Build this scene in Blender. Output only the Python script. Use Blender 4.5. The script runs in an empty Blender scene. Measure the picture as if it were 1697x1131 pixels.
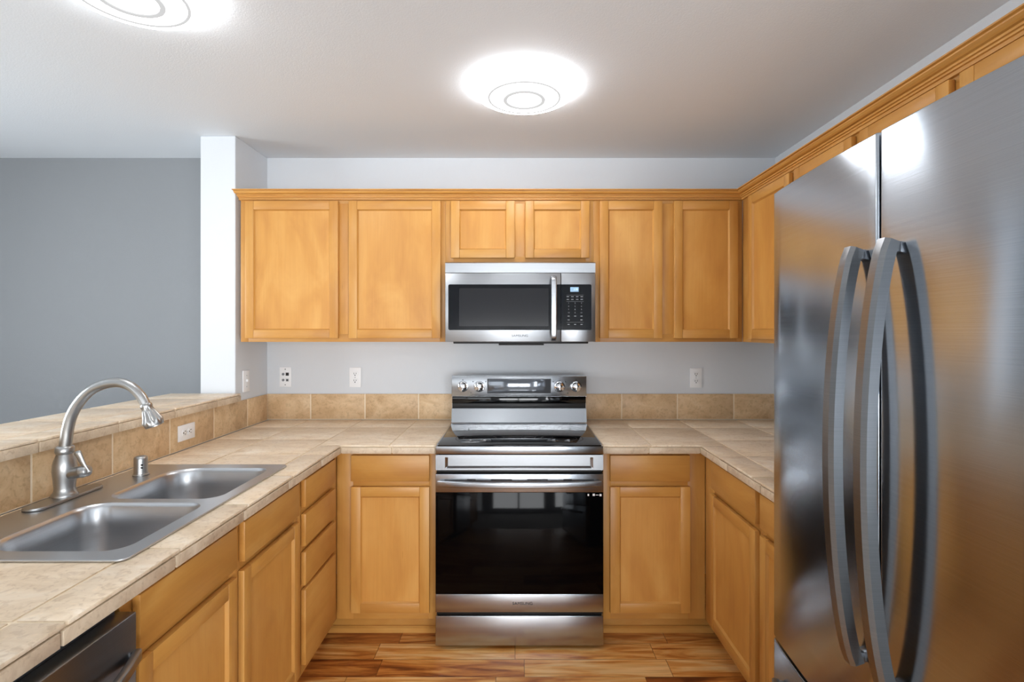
import bpy, bmesh, math, random
from mathutils import Vector, Matrix
random.seed(7)
scn = bpy.context.scene
C = scn.collection
PI = math.pi

# ------------------------------------------------------------------ camera
F = 880.0
cam_d = bpy.data.cameras.new('camera')
cam = bpy.data.objects.new('camera', cam_d); C.objects.link(cam)
cam.location = (0, 0, 1.44); cam.rotation_euler = (PI/2, 0, 0)
cam_d.sensor_fit = 'HORIZONTAL'; cam_d.sensor_width = 36; cam_d.lens = F/1697*36
cam_d.shift_x = -8.5/1697; cam_d.shift_y = -16.5/1697; cam_d.clip_start = 0.02
scn.camera = cam

# ------------------------------------------------------------------ world, lights, exposure
w = bpy.data.worlds.new('world'); scn.world = w; w.use_nodes = True
w.node_tree.nodes['Background'].inputs[0].default_value = (0.85, 0.92, 1, 1)
w.node_tree.nodes['Background'].inputs[1].default_value = 1.0
scn.view_settings.view_transform = 'Standard'
scn.view_settings.look = 'None'
scn.view_settings.gamma = 1
scn.view_settings.use_curve_mapping = False
scn.view_settings.exposure = 0.64
LAMP_E = 8.6
def area(name, loc, rot, sx, sy, power, col):
    d = bpy.data.lights.new(name, 'AREA'); d.shape = 'RECTANGLE'; d.size = sx; d.size_y = sy
    d.energy = power; d.color = col
    o = bpy.data.objects.new(name, d); C.objects.link(o); o.location = loc; o.rotation_euler = rot
    return o
# added fill lights outside invented, unseen windows behind the camera and at left
area('fill_back_left', (-2.8, -3.32, 1.12), (PI/2+.06, 0, 0), 2.7, 2.0, 20, (.95, .98, 1))
area('fill_back_right', (2.4, -3.32, 1.2), (PI/2+.06, 0, 0), 2.1, 1.9, 120, (.95, .98, 1))  # added so frontal fill comes from both sides
area('fill_back_low', (0, -3.32, .78), (PI/2, 0, 0), 2.0, 1.1, 60, (.96, .98, 1))  # added to reach the lower cabinet fronts along the aisle
area('fill_dining_side', (-4.62, 1.0, 1.45), (0, -PI/2-.2, 0), 1.3, 1.9, 70, (.93, .97, 1))

# ------------------------------------------------------------------ node helpers
def newmat(name):
    m = bpy.data.materials.new(name); m.use_nodes = True
    nt = m.node_tree; b = nt.nodes['Principled BSDF']
    return m, nt, b
def N(nt, t, **kw):
    n = nt.nodes.new(t)
    for k, v in kw.items():
        if k.startswith('i_'): n.inputs[int(k[2:])].default_value = v
        else: setattr(n, k, v)
    return n
def L(nt, a, b): nt.links.new(a, b)
def s2l(c): return tuple(((x/255)/12.92 if x/255 <= .04045 else ((x/255+.055)/1.055)**2.4) for x in c) + (1,)
def ramp(nt, stops, interp='LINEAR'):
    r = nt.nodes.new('ShaderNodeValToRGB'); cr = r.color_ramp; cr.interpolation = interp
    while len(cr.elements) < len(stops): cr.elements.new(.5)
    for e, (p, c) in zip(cr.elements, stops): e.position = p; e.color = c
    return r
def bump(nt, b, src, strength=.1, dist=.002):
    n = N(nt, 'ShaderNodeBump'); n.inputs['Strength'].default_value = strength; n.inputs['Distance'].default_value = dist
    L(nt, src, n.inputs['Height']); L(nt, n.outputs[0], b.inputs['Normal'])
def plain(name, rgb, rough=.5, metal=0, **kw):
    m, nt, b = newmat(name)
    b.inputs['Base Color'].default_value = s2l(rgb); b.inputs['Roughness'].default_value = rough; b.inputs['Metallic'].default_value = metal
    n = N(nt, 'ShaderNodeTexNoise'); n.inputs['Scale'].default_value = 60
    mr = N(nt, 'ShaderNodeMapRange'); mr.inputs[3].default_value = rough*.93; mr.inputs[4].default_value = min(1, rough*1.07)
    L(nt, n.outputs[0], mr.inputs[0]); L(nt, mr.outputs[0], b.inputs['Roughness'])
    for k, v in kw.items(): b.inputs[k.replace('_', ' ')].default_value = v
    return m
def wallmat(name, rgb, sc=260, st=.25):
    m, nt, b = newmat(name)
    b.inputs['Base Color'].default_value = s2l(rgb); b.inputs['Roughness'].default_value = .75
    tc = N(nt, 'ShaderNodeTexCoord'); n = N(nt, 'ShaderNodeTexNoise'); n.inputs['Scale'].default_value = sc; n.inputs['Detail'].default_value = 3
    L(nt, tc.outputs['Object'], n.inputs['Vector']); bump(nt, b, n.outputs[0], st, .003)
    return m

def woodmat(name, axis, pal, rough=.38):
    """maple; grain runs along the axis 'x' or 'z' of the part"""
    m, nt, b = newmat(name)
    tc = N(nt, 'ShaderNodeTexCoord'); oi = N(nt, 'ShaderNodeObjectInfo'); ge = N(nt, 'ShaderNodeNewGeometry')
    mp = N(nt, 'ShaderNodeMapping')
    mp.inputs['Scale'].default_value = {'z': (3.4, 3.4, 1.3), 'x': (1.3, 3.4, 3.4), 'xy': (1.3, 1.3, 4)}[axis]
    L(nt, tc.outputs['Object'], mp.inputs[0])
    add = N(nt, 'ShaderNodeMath', operation='MULTIPLY_ADD'); add.inputs[1].default_value = 7; 
    L(nt, ge.outputs['Random Per Island'], add.inputs[0]); L(nt, oi.outputs['Random'], add.inputs[2])
    w4 = N(nt, 'ShaderNodeMath', operation='MULTIPLY'); w4.inputs[1].default_value = 9.7; L(nt, add.outputs[0], w4.inputs[0])
    n1 = N(nt, 'ShaderNodeTexNoise', noise_dimensions='4D'); n1.inputs['Scale'].default_value = 2.0; n1.inputs['Detail'].default_value = 4; n1.inputs['Distortion'].default_value = .9
    L(nt, mp.outputs[0], n1.inputs['Vector']); L(nt, w4.outputs[0], n1.inputs['W'])
    mp2 = N(nt, 'ShaderNodeMapping'); mp2.inputs['Scale'].default_value = {'z': (90, 90, 2.6), 'x': (2.6, 90, 90), 'xy': (2.6, 2.6, 120)}[axis]
    L(nt, tc.outputs['Object'], mp2.inputs[0])
    n2 = N(nt, 'ShaderNodeTexNoise', noise_dimensions='4D'); n2.inputs['Scale'].default_value = 1.6; n2.inputs['Detail'].default_value = 5; n2.inputs['Distortion'].default_value = .4
    L(nt, mp2.outputs[0], n2.inputs['Vector']); L(nt, w4.outputs[0], n2.inputs['W'])
    r = ramp(nt, pal); L(nt, n1.outputs[0], r.inputs[0])
    r2 = ramp(nt, [(.3, (.88, .84, .78, 1)), (.62, (1, 1, 1, 1))]); L(nt, n2.outputs[0], r2.inputs[0])
    mx = N(nt, 'ShaderNodeMix', data_type='RGBA', blend_type='MULTIPLY'); mx.inputs[0].default_value = .42
    L(nt, r.outputs[0], mx.inputs[6]); L(nt, r2.outputs[0], mx.inputs[7])
    # mineral streaks
    mp3 = N(nt, 'ShaderNodeMapping'); mp3.inputs['Scale'].default_value = {'z': (38, 38, 4.5), 'x': (4.5, 38, 38), 'xy': (3, 3, 38)}[axis]
    L(nt, tc.outputs['Object'], mp3.inputs[0])
    n3 = N(nt, 'ShaderNodeTexNoise', noise_dimensions='4D'); n3.inputs['Scale'].default_value = 1.4; n3.inputs['Detail'].default_value = 2; n3.inputs['Distortion'].default_value = 1.2
    L(nt, mp3.outputs[0], n3.inputs['Vector']); L(nt, w4.outputs[0], n3.inputs['W'])
    r3 = ramp(nt, [(.73, (1, 1, 1, 1)), (.80, (.62, .5, .42, 1))]); L(nt, n3.outputs[0], r3.inputs[0])
    mx3 = N(nt, 'ShaderNodeMix', data_type='RGBA', blend_type='MULTIPLY'); mx3.inputs[0].default_value = .8
    L(nt, mx.outputs[2], mx3.inputs[6]); L(nt, r3.outputs[0], mx3.inputs[7])
    hsv = N(nt, 'ShaderNodeHueSaturation'); L(nt, mx3.outputs[2], hsv.inputs['Color'])
    mr = N(nt, 'ShaderNodeMapRange'); mr.inputs[3].default_value = .88; mr.inputs[4].default_value = 1.1
    L(nt, ge.outputs['Random Per Island'], mr.inputs[0]); L(nt, mr.outputs[0], hsv.inputs['Value'])
    L(nt, hsv.outputs[0], b.inputs['Base Color']); b.inputs['Roughness'].default_value = rough
    bump(nt, b, n2.outputs[0], .05, .001)
    return m
mp_pal = [(.22, s2l((182, 124, 58))), (.5, s2l((199, 143, 70))), (.78, s2l((212, 161, 89)))]
WV = woodmat('maple_vertical', 'z', mp_pal)
WH = woodmat('maple_horizontal', 'x', mp_pal)
WC = woodmat('maple_molding', 'xy', mp_pal)
WD = plain('maple_edge_dark', (150, 92, 40), .5)

def tilemat(name, cols, gl=.3):
    m, nt, b = newmat(name)
    tc = N(nt, 'ShaderNodeTexCoord'); ge = N(nt, 'ShaderNodeNewGeometry')
    w4 = N(nt, 'ShaderNodeMath', operation='MULTIPLY'); w4.inputs[1].default_value = 31; L(nt, ge.outputs['Random Per Island'], w4.inputs[0])
    mp = N(nt, 'ShaderNodeMapping'); mp.inputs['Scale'].default_value = (5, 11, 8); L(nt, tc.outputs['Object'], mp.inputs[0])
    n1 = N(nt, 'ShaderNodeTexNoise', noise_dimensions='4D'); n1.inputs['Scale'].default_value = 1.3; n1.inputs['Detail'].default_value = 8; n1.inputs['Roughness'].default_value = .62; n1.inputs['Distortion'].default_value = .8
    L(nt, mp.outputs[0], n1.inputs['Vector']); L(nt, w4.outputs[0], n1.inputs['W'])
    r = ramp(nt, [(.28, s2l(cols[0])), (.5, s2l(cols[1])), (.72, s2l(cols[2]))]); L(nt, n1.outputs[0], r.inputs[0])
    n2 = N(nt, 'ShaderNodeTexNoise', noise_dimensions='4D'); n2.inputs['Scale'].default_value = 45; n2.inputs['Detail'].default_value = 5; n2.inputs['Distortion'].default_value = 1.5
    L(nt, tc.outputs['Object'], n2.inputs['Vector']); L(nt, w4.outputs[0], n2.inputs['W'])
    r2 = ramp(nt, [(.36, (.80, .76, .72, 1)), (.48, (1, 1, 1, 1)), (.62, (1, 1, 1, 1)), (.72, (1.12, 1.1, 1.08, 1))]); L(nt, n2.outputs[0], r2.inputs[0])
    mx = N(nt, 'ShaderNodeMix', data_type='RGBA', blend_type='MULTIPLY'); mx.inputs[0].default_value = .75
    L(nt, r.outputs[0], mx.inputs[6]); L(nt, r2.outputs[0], mx.inputs[7])
    hsv = N(nt, 'ShaderNodeHueSaturation'); L(nt, mx.outputs[2], hsv.inputs['Color'])
    mr = N(nt, 'ShaderNodeMapRange'); mr.inputs[3].default_value = .95; mr.inputs[4].default_value = 1.05
    L(nt, ge.outputs['Random Per Island'], mr.inputs[0]); L(nt, mr.outputs[0], hsv.inputs['Value'])
    L(nt, hsv.outputs[0], b.inputs['Base Color']); b.inputs['Roughness'].default_value = gl
    bump(nt, b, n1.outputs[0], .25, .003)
    return m
T_TOP = tilemat('travertine_tile_toplit', [(212, 188, 156), (234, 214, 187), (244, 231, 212)], .36)  # same tile as the splash; light from above is put into paler colours
T_SPL = tilemat('travertine_tile_shaded', [(190, 155, 115), (213, 181, 140), (228, 202, 165)], .45)  # deeper copy of the counter tile, without the painted top light
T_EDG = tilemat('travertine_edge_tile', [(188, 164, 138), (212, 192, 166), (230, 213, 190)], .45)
GROUT = wallmat('sand_grout', (236, 218, 190), 300, .3)

def floormat():
    m, nt, b = newmat('acacia_plank_floor')
    tc = N(nt, 'ShaderNodeTexCoord'); sp = N(nt, 'ShaderNodeSeparateXYZ'); L(nt, tc.outputs['Object'], sp.inputs[0])
    def M(op, a, bb=None, c=None):
        n = N(nt, 'ShaderNodeMath', operation=op)
        for i, v in enumerate((a, bb, c)):
            if v is None: continue
            if isinstance(v, (int, float)): n.inputs[i].default_value = v
            else: L(nt, v, n.inputs[i])
        return n.outputs[0]
    yr = M('DIVIDE', M('ADD', sp.outputs[1], .033), .118)
    row = M('FLOOR', yr); fy = M('FRACT', yr)
    wn = N(nt, 'ShaderNodeTexWhiteNoise', noise_dimensions='1D'); L(nt, row, wn.inputs['W'])
    xr = M('DIVIDE', M('ADD', sp.outputs[0], M('MULTIPLY', wn.outputs[0], 3.7)), .62)
    col = M('FLOOR', xr); fx = M('FRACT', xr)
    cb = N(nt, 'ShaderNodeCombineXYZ'); L(nt, row, cb.inputs[0]); L(nt, col, cb.inputs[1])
    wn2 = N(nt, 'ShaderNodeTexWhiteNoise', noise_dimensions='3D'); L(nt, cb.outputs[0], wn2.inputs['Vector'])
    rnd = wn2.outputs[0]
    mp = N(nt, 'ShaderNodeMapping'); mp.inputs['Scale'].default_value = (1.5, 11, 1); L(nt, tc.outputs['Object'], mp.inputs[0])
    n1 = N(nt, 'ShaderNodeTexNoise', noise_dimensions='4D'); n1.inputs['Scale'].default_value = 1.5; n1.inputs['Detail'].default_value = 7; n1.inputs['Distortion'].default_value = 1.9
    L(nt, mp.outputs[0], n1.inputs['Vector']); L(nt, M('MULTIPLY', rnd, 40), n1.inputs['W'])
    mp2 = N(nt, 'ShaderNodeMapping'); mp2.inputs['Scale'].default_value = (4, 120, 1); L(nt, tc.outputs['Object'], mp2.inputs[0])
    n2 = N(nt, 'ShaderNodeTexNoise', noise_dimensions='4D'); n2.inputs['Scale'].default_value = 1; n2.inputs['Detail'].default_value = 4; n2.inputs['Distortion'].default_value = .6
    L(nt, mp2.outputs[0], n2.inputs['Vector']); L(nt, M('MULTIPLY', rnd, 17), n2.inputs['W'])
    val = M('ADD', M('MULTIPLY', n1.outputs[0], 1.35), M('MULTIPLY_ADD', rnd, .36, -.33))
    r = ramp(nt, [(.2, s2l((104, 52, 22))), (.36, s2l((160, 90, 38))), (.5, s2l((202, 130, 60))), (.66, s2l((226, 166, 92))), (.85, s2l((236, 194, 134)))])
    L(nt, val, r.inputs[0])
    r2 = ramp(nt, [(.35, (.66, .6, .54, 1)), (.6, (1, 1, 1, 1))]); L(nt, n2.outputs[0], r2.inputs[0])
    mx = N(nt, 'ShaderNodeMix', data_type='RGBA', blend_type='MULTIPLY'); mx.inputs[0].default_value = .6
    L(nt, r.outputs[0], mx.inputs[6]); L(nt, r2.outputs[0], mx.inputs[7])
    ey = M('MINIMUM', fy, M('SUBTRACT', 1, fy)); ex = M('MINIMUM', fx, M('SUBTRACT', 1, fx))
    seam = M('MINIMUM', M('MULTIPLY', ey, .118), M('MULTIPLY', ex, .62))
    mk = N(nt, 'ShaderNodeMapRange'); mk.inputs[1].default_value = 0; mk.inputs[2].default_value = .0018; mk.inputs[3].default_value = 0; mk.inputs[4].default_value = 1
    L(nt, seam, mk.inputs[0])
    mx2 = N(nt, 'ShaderNodeMix', data_type='RGBA'); L(nt, mk.outputs[0], mx2.inputs[0]); mx2.inputs[6].default_value = s2l((70, 36, 16)); L(nt, mx.outputs[2], mx2.inputs[7])
    L(nt, mx2.outputs[2], b.inputs['Base Color']); b.inputs['Roughness'].default_value = .32
    bump(nt, b, mk.outputs[0], .4, .002)
    return m
FLOOR = floormat()

def steelmat(name, rgb, rough=.26, aniso=.6, rot=.25, fine=.03):
    m, nt, b = newmat(name)
    b.inputs['Metallic'].default_value = 1
    tc = N(nt, 'ShaderNodeTexCoord'); mp = N(nt, 'ShaderNodeMapping'); mp.inputs['Scale'].default_value = (2.5, 2.5, 900)
    L(nt, tc.outputs['Object'], mp.inputs[0])
    n = N(nt, 'ShaderNodeTexNoise'); n.inputs['Scale'].default_value = 1; n.inputs['Detail'].default_value = 3; L(nt, mp.outputs[0], n.inputs['Vector'])
    a = s2l(rgb); r = ramp(nt, [(.3, tuple(x*.93 for x in a[:3])+(1,)), (.7, tuple(min(1, x*1.06) for x in a[:3])+(1,))]); L(nt, n.outputs[0], r.inputs[0])
    L(nt, r.outputs[0], b.inputs['Base Color'])
    mr = N(nt, 'ShaderNodeMapRange'); mr.inputs[3].default_value = rough-fine; mr.inputs[4].default_value = rough+fine
    L(nt, n.outputs[0], mr.inputs[0]); L(nt, mr.outputs[0], b.inputs['Roughness'])
    if aniso:
        b.inputs['Anisotropic'].default_value = aniso; b.inputs['Anisotropic Rotation'].default_value = rot
        t = N(nt, 'ShaderNodeTangent', direction_type='RADIAL', axis='Z'); L(nt, t.outputs[0], b.inputs['Tangent'])
    return m
STEEL = steelmat('brushed_stainless', (178, 181, 185), .24, .4)
STEEL_MW = steelmat('brushed_stainless_bright', (180, 183, 187), .3, .5)
FRIDGE = steelmat('brushed_stainless_fridge', (176, 183, 191), .175, .9)
HANDLE = steelmat('satin_handle_steel', (138, 139, 141), .3, .3)
SINKM = steelmat('sink_stainless', (198, 200, 203), .32, 0)
NICKEL = steelmat('brushed_nickel', (176, 176, 175), .34, 0, fine=.02)
DARKST = steelmat('dark_stainless', (150, 152, 156), .3, .5)
CHROME = plain('polished_chrome', (235, 235, 238), .06, 1)
BLACKG = plain('black_glass', (6, 6, 7), .05)
OVENG = plain('oven_door_glass', (5, 5, 6), .06, Specular_IOR_Level=.12)
SMOKE = plain('smoked_glass', (18, 20, 24), .1, Specular_IOR_Level=.35)
SMOKE2 = plain('smoked_glass_window', (36, 37, 40), .15, Specular_IOR_Level=.35)
BLACK = plain('black_plastic', (14, 14, 15), .45)
GREYP = plain('grey_enamel', (70, 72, 75), .5)
WHITEP = plain('white_plastic', (242, 243, 245), .35)
PRINT = plain('light_grey_print', (170, 174, 178), .6)
INK = plain('dark_print', (30, 30, 32), .6)
RING = plain('burner_ring_print', (62, 62, 66), .2)
WALLW = wallmat('white_wall_paint', (216, 220, 225))
WALLG = wallmat('grey_wall_paint', (138, 141, 144))
CEIL = wallmat('ceiling_paint', (229, 234, 239), 170, .25)
RUBBER = plain('caulk', (205, 190, 165), .7)
def emis(name, col, s):
    m, nt, b = newmat(name)
    b.inputs['Base Color'].default_value = col; b.inputs['Emission Color'].default_value = col; b.inputs['Emission Strength'].default_value = s
    n = N(nt, 'ShaderNodeTexNoise'); n.inputs['Scale'].default_value = 5
    mr = N(nt, 'ShaderNodeMapRange'); mr.inputs[3].default_value = s*.97; mr.inputs[4].default_value = s*1.03
    L(nt, n.outputs[0], mr.inputs[0]); L(nt, mr.outputs[0], b.inputs['Emission Strength'])
    return m
RINGM = emis('lamp_ring_translucent', (1, 1, 1, 1), .42)
_b = RINGM.node_tree.nodes['Principled BSDF']; _b.inputs['Base Color'].default_value = (.02, .02, .02, 1); _b.inputs['Specular IOR Level'].default_value = .1
LAMP = emis('opal_lamp_diffuser', (.96, .98, 1, 1), LAMP_E)
SCREEN = emis('clock_display', (.3, .5, .7, 1), .14)
LED = emis('clock_digits', (.75, .9, 1, 1), .6)
def glassmat():
    m, nt, b = newmat('window_glass'); nt.nodes.remove(b)
    out = nt.nodes['Material Output']; t = N(nt, 'ShaderNodeBsdfTransparent'); g_ = N(nt, 'ShaderNodeBsdfGlossy'); g_.inputs['Roughness'].default_value = .02
    f = N(nt, 'ShaderNodeFresnel'); f.inputs[0].default_value = 1.45; mx = N(nt, 'ShaderNodeMixShader')
    L(nt, f.outputs[0], mx.inputs[0]); L(nt, t.outputs[0], mx.inputs[1]); L(nt, g_.outputs[0], mx.inputs[2]); L(nt, mx.outputs[0], out.inputs[0])
    return m
GLASS = glassmat()

# ------------------------------------------------------------------ mesh helpers
def bx(bm, x0, x1, y0, y1, z0, z1, bev=0, mi=0, seg=2):
    if x0 > x1: x0, x1 = x1, x0
    if y0 > y1: y0, y1 = y1, y0
    if z0 > z1: z0, z1 = z1, z0
    vs = [bm.verts.new((x, y, z)) for x in (x0, x1) for y in (y0, y1) for z in (z0, z1)]
    idx = [(0, 1, 3, 2), (4, 6, 7, 5), (0, 4, 5, 1), (2, 3, 7, 6), (0, 2, 6, 4), (1, 5, 7, 3)]
    fs = [bm.faces.new([vs[i] for i in f]) for f in idx]
    for f in fs: f.material_index = mi
    if bev:
        es = {e for f in fs for e in f.edges}
        r = bmesh.ops.bevel(bm, geom=list(es), offset=bev, segments=seg, affect='EDGES', profile=.5)
        for f in r['faces']: f.material_index = mi
    return vs
def prism(bm, pts, a0, a1, axis='z', mi=0, bev=0):
    """closed polygon pts (u,v) pushed along axis"""
    def P(u, v, a):
        return (u, v, a) if axis == 'z' else ((a, u, v) if axis == 'x' else (u, a, v))
    A = [bm.verts.new(P(u, v, a0)) for u, v in pts]; B = [bm.verts.new(P(u, v, a1)) for u, v in pts]
    n = len(pts); fs = []
    for i in range(n):
        fs.append(bm.faces.new((A[i], A[(i+1) % n], B[(i+1) % n], B[i])))
    c0 = bm.faces.new(A); c1 = bm.faces.new(list(reversed(B))); fs += [c0, c1]
    for f in fs: f.material_index = mi
    if bev:
        es = set(c0.edges) | set(c1.edges)
        r = bmesh.ops.bevel(bm, geom=list(es), offset=bev, segments=2, affect='EDGES', profile=.5)
        for f in r['faces']: f.material_index = mi
    bmesh.ops.recalc_face_normals(bm, faces=bm.faces[:])
def lathe(bm, prof, M=None, n=32, mi=0, cap=True):
    """prof: list of (r,z), revolved round local z, placed by matrix M"""
    M = M or Matrix()
    rings = []
    for r, z in prof:
        if r < 1e-6: rings.append([bm.verts.new(M @ Vector((0, 0, z)))])
        else: rings.append([bm.verts.new(M @ Vector((r*math.cos(2*PI*i/n), r*math.sin(2*PI*i/n), z))) for i in range(n)])
    for a, b in zip(rings, rings[1:]):
        for i in range(n):
            if len(a) == 1 and len(b) == 1: continue
            if len(a) == 1: f = bm.faces.new((a[0], b[i], b[(i+1) % n]))
            elif len(b) == 1: f = bm.faces.new((a[i], b[0], a[(i+1) % n]))
            else: f = bm.faces.new((a[i], a[(i+1) % n], b[(i+1) % n], b[i]))
            f.material_index = mi
    if cap:
        for r in (rings[0], rings[-1]):
            if len(r) > 1:
                f = bm.faces.new(r); f.material_index = mi
    bmesh.ops.recalc_face_normals(bm, faces=bm.faces[:])
def sweep(bm, pts, sec, up=Vector((0, 0, 1)), scales=None, mi=0):
    """section sec [(a,b)] swept on pts; a along side, b along up'"""
    pts = [Vector(p) for p in pts]; rings = []
    for i, p in enumerate(pts):
        t = (pts[min(i+1, len(pts)-1)] - pts[max(i-1, 0)]).normalized()
        s = t.cross(up).normalized(); u = s.cross(t).normalized()
        k = scales[i] if scales else 1
        rings.append([bm.verts.new(p + s*a*k + u*b*k) for a, b in sec])
    n = len(sec)
    for A, B in zip(rings, rings[1:]):
        for i in range(n):
            f = bm.faces.new((A[i], A[(i+1) % n], B[(i+1) % n], B[i])); f.material_index = mi
    for r in (rings[0], rings[-1]): bm.faces.new(r).material_index = mi
    bmesh.ops.recalc_face_normals(bm, faces=bm.faces[:])
def circ(r, n=20): return [(r*math.cos(2*PI*i/n), r*math.sin(2*PI*i/n)) for i in range(n)]
def smooth_path(pts, k=6):
    P = [Vector(p) for p in pts]; out = []
    for i in range(len(P)-1):
        a, b, c, d = P[max(i-1, 0)], P[i], P[i+1], P[min(i+2, len(P)-1)]
        for j in range(k):
            t = j/k
            out.append(.5*((2*b) + (c-a)*t + (2*a-5*b+4*c-d)*t*t + (3*b-a-3*c+d)*t**3))
    out.append(P[-1]); return out
def rrect(x0, x1, y0, y1, r, n=8):
    """ccw rounded rectangle; r = radius or 4 radii (x0y0, x1y0, x1y1, x0y1)"""
    if not isinstance(r, (list, tuple)): r = [r]*4
    out = []
    for (cx, cy, q), rr in zip(((x0, y0, 2), (x1, y0, 3), (x1, y1, 0), (x0, y1, 1)), r):
        ox = cx + (rr if cx == x0 else -rr); oy = cy + (rr if cy == y0 else -rr)
        for i in range(n+1):
            a = q*PI/2 + i/n*PI/2
            out.append((ox+rr*math.cos(a), oy+rr*math.sin(a)))
    return out

def obj(name, bm, mats, parent=None, smooth=30, loc=None):
    me = bpy.data.meshes.new(name); bm.to_mesh(me); bm.free()
    for m in (mats if isinstance(mats, (list, tuple)) else [mats]): me.materials.append(m)
    if smooth:
        for p in me.polygons: p.use_smooth = True
        try: me.set_sharp_from_angle(angle=math.radians(smooth))
        except Exception: pass
    o = bpy.data.objects.new(name, me); C.objects.link(o)
    if parent is not None: o.parent = parent
    if loc: o.location = loc
    return o
def box_obj(name, d, mats, parent=None, bev=.001):
    bm = bmesh.new(); bx(bm, *d, bev=bev); return obj(name, bm, mats, parent)
def thing(name, label, cat, loc=(0, 0, 0), rotz=0, group=None):
    o = bpy.data.objects.new(name, None); C.objects.link(o); o.location = loc; o.rotation_euler = (0, 0, rotz)
    o.empty_display_size = .05
    return tag(o, label, cat, group)
def tag(o, label, cat, group=None):
    o['label'] = label; o['category'] = cat
    if group: o['group'] = group
    return o
def struct(name, bm, m, smooth=0):
    o = obj(name, bm, m, None, smooth); o['kind'] = 'structure'; return o
def text_mesh(name, s, size, mat, parent, loc, rot, depth=.0003, align='CENTER', xs=1):
    c = bpy.data.curves.new(name, 'FONT'); c.body = s; c.size = size; c.extrude = depth; c.align_x = align; c.align_y = 'CENTER'
    t = bpy.data.objects.new(name+'_tmp', c); C.objects.link(t)
    dg = bpy.context.evaluated_depsgraph_get(); me = bpy.data.meshes.new_from_object(t.evaluated_get(dg))
    bpy.data.objects.remove(t); me.name = name; me.materials.clear(); me.materials.append(mat)
    me.transform(Matrix.Translation(loc) @ Matrix.Rotation(rot[2], 4, 'Z') @ Matrix.Rotation(rot[1], 4, 'Y') @ Matrix.Rotation(rot[0], 4, 'X') @ Matrix.Diagonal((xs, 1, 1, 1)))
    o = bpy.data.objects.new(name, me); C.objects.link(o); o.parent = parent
    return o

# ------------------------------------------------------------------ shell
XR, XL, YB, ZC = 1.528, -1.48, 3.146, 2.466      # right wall, wing wall face, back wall, ceiling
YF, XD = -3.2, -4.5                              # far walls behind the camera and of the dining room
XW = 3.6                                         # unseen living room, widened to admit fill light from the back right
BOUNCE_FLOOR = wallmat('pale_grey_bounce_floor', (196, 193, 188), 400, .9)  # unseen pale floor added to cut brown bounce onto the ceiling
bm = bmesh.new(); bx(bm, -1.62, XR+.1, .3, YB+.1, -.08, 0); struct('floor', bm, FLOOR)
bm = bmesh.new(); bx(bm, XD-.1, -1.62, YF-.1, YB+.1, -.08, 0); bx(bm, -1.62, XW+.1, YF-.1, .3, -.08, 0); struct('floor_bounce', bm, BOUNCE_FLOOR)
bm = bmesh.new(); bx(bm, XD-.1, XR+.1, YF-.1, YB+.1, ZC, ZC+.08); bx(bm, XR+.1, XW+.1, YF-.1, .4, ZC, ZC+.08); struct('ceiling', bm, CEIL)
bm = bmesh.new(); bx(bm, XR+.1, XW, .3, .4, 0, ZC); struct('wall_living', bm, WALLW)
bm = bmesh.new(); bx(bm, XW, XW+.1, YF, .4, 0, ZC); struct('wall_side', bm, WALLW)
bm = bmesh.new(); bx(bm, -1.664, XR+.1, YB, YB+.1, 0, ZC); struct('wall_back', bm, WALLW)
bm = bmesh.new(); bx(bm, XD-.1, -1.664, YB, YB+.1, 0, ZC); struct('wall_back_dining', bm, WALLG)
bm = bmesh.new(); bx(bm, XR, XR+.1, .3, YB, 0, ZC); struct('wall_right', bm, WALLW)
bm = bmesh.new(); bx(bm, -1.664, XL, 2.789, YB, 0, ZC, bev=.004); struct('wall_pillar', bm, WALLW)
bm = bmesh.new(); bx(bm, -1.62, XL, -.1, 2.789, 0, 1.070); struct('wall_half', bm, WALLW)
bm = bmesh.new()
bx(bm, XD-.1, XD, YF-.1, -.0, 0, ZC); bx(bm, XD-.1, XD, 2.0, YB, 0, ZC); bx(bm, XD-.1, XD, 0, 2, 0, .75); bx(bm, XD-.1, XD, 0, 2, 2.1, ZC)
struct('wall_left', bm, WALLG)
bm = bmesh.new()
bx(bm, XD, -4.2, YF-.1, YF, 0, ZC); bx(bm, -1.4, -1.05, YF-.1, YF, 0, ZC); bx(bm, 1.05, 1.4, YF-.1, YF, 0, ZC); bx(bm, -1.05, 1.05, YF-.1, YF, 0, .2); bx(bm, -1.05, 1.05, YF-.1, YF, 1.38, ZC); bx(bm, 3.4, XW+.1, YF-.1, YF, 0, ZC); bx(bm, 1.4, 3.4, YF-.1, YF, 0, .25)
bx(bm, 1.4, 3.4, YF-.1, YF, 2.15, ZC); bx(bm, -4.2, -1.4, YF-.1, YF, 2.15, ZC)
struct('wall_front', bm, WALLW)
def window(name, a0, a1, z0, z1, muls, axis, c):
    root = bpy.data.objects.new(name, None); C.objects.link(root); root['kind'] = 'structure'
    bm = bmesh.new()
    def b(p0, p1, q0, q1):
        if axis == 'x': bx(bm, p0, p1, c-.06, c-.01, q0, q1, bev=.003)
        else: bx(bm, c-.06, c-.01, p0, p1, q0, q1, bev=.003)
    b(a0, a0+.05, z0, z1); b(a1-.05, a1, z0, z1); b(a0+.05, a1-.05, z0, z0+.06); b(a0+.05, a1-.05, z1-.05, z1)
    for mpos in muls: b(mpos-.035, mpos+.035, z0+.06, z1-.05)
    obj('window_frame', bm, WHITEP, root)
    bm = bmesh.new()
    if axis == 'x': bx(bm, a0+.05, a1-.05, c-.038, c-.034, z0+.06, z1-.05)
    else: bx(bm, c-.038, c-.034, a0+.05, a1-.05, z0+.06, z1-.05)
    obj('pane', bm, GLASS, root)
window('fill_window_1', -4.2, -1.4, 0, 2.15, [-2.8], 'x', YF)  # unseen opening added for the back-left fill
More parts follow.
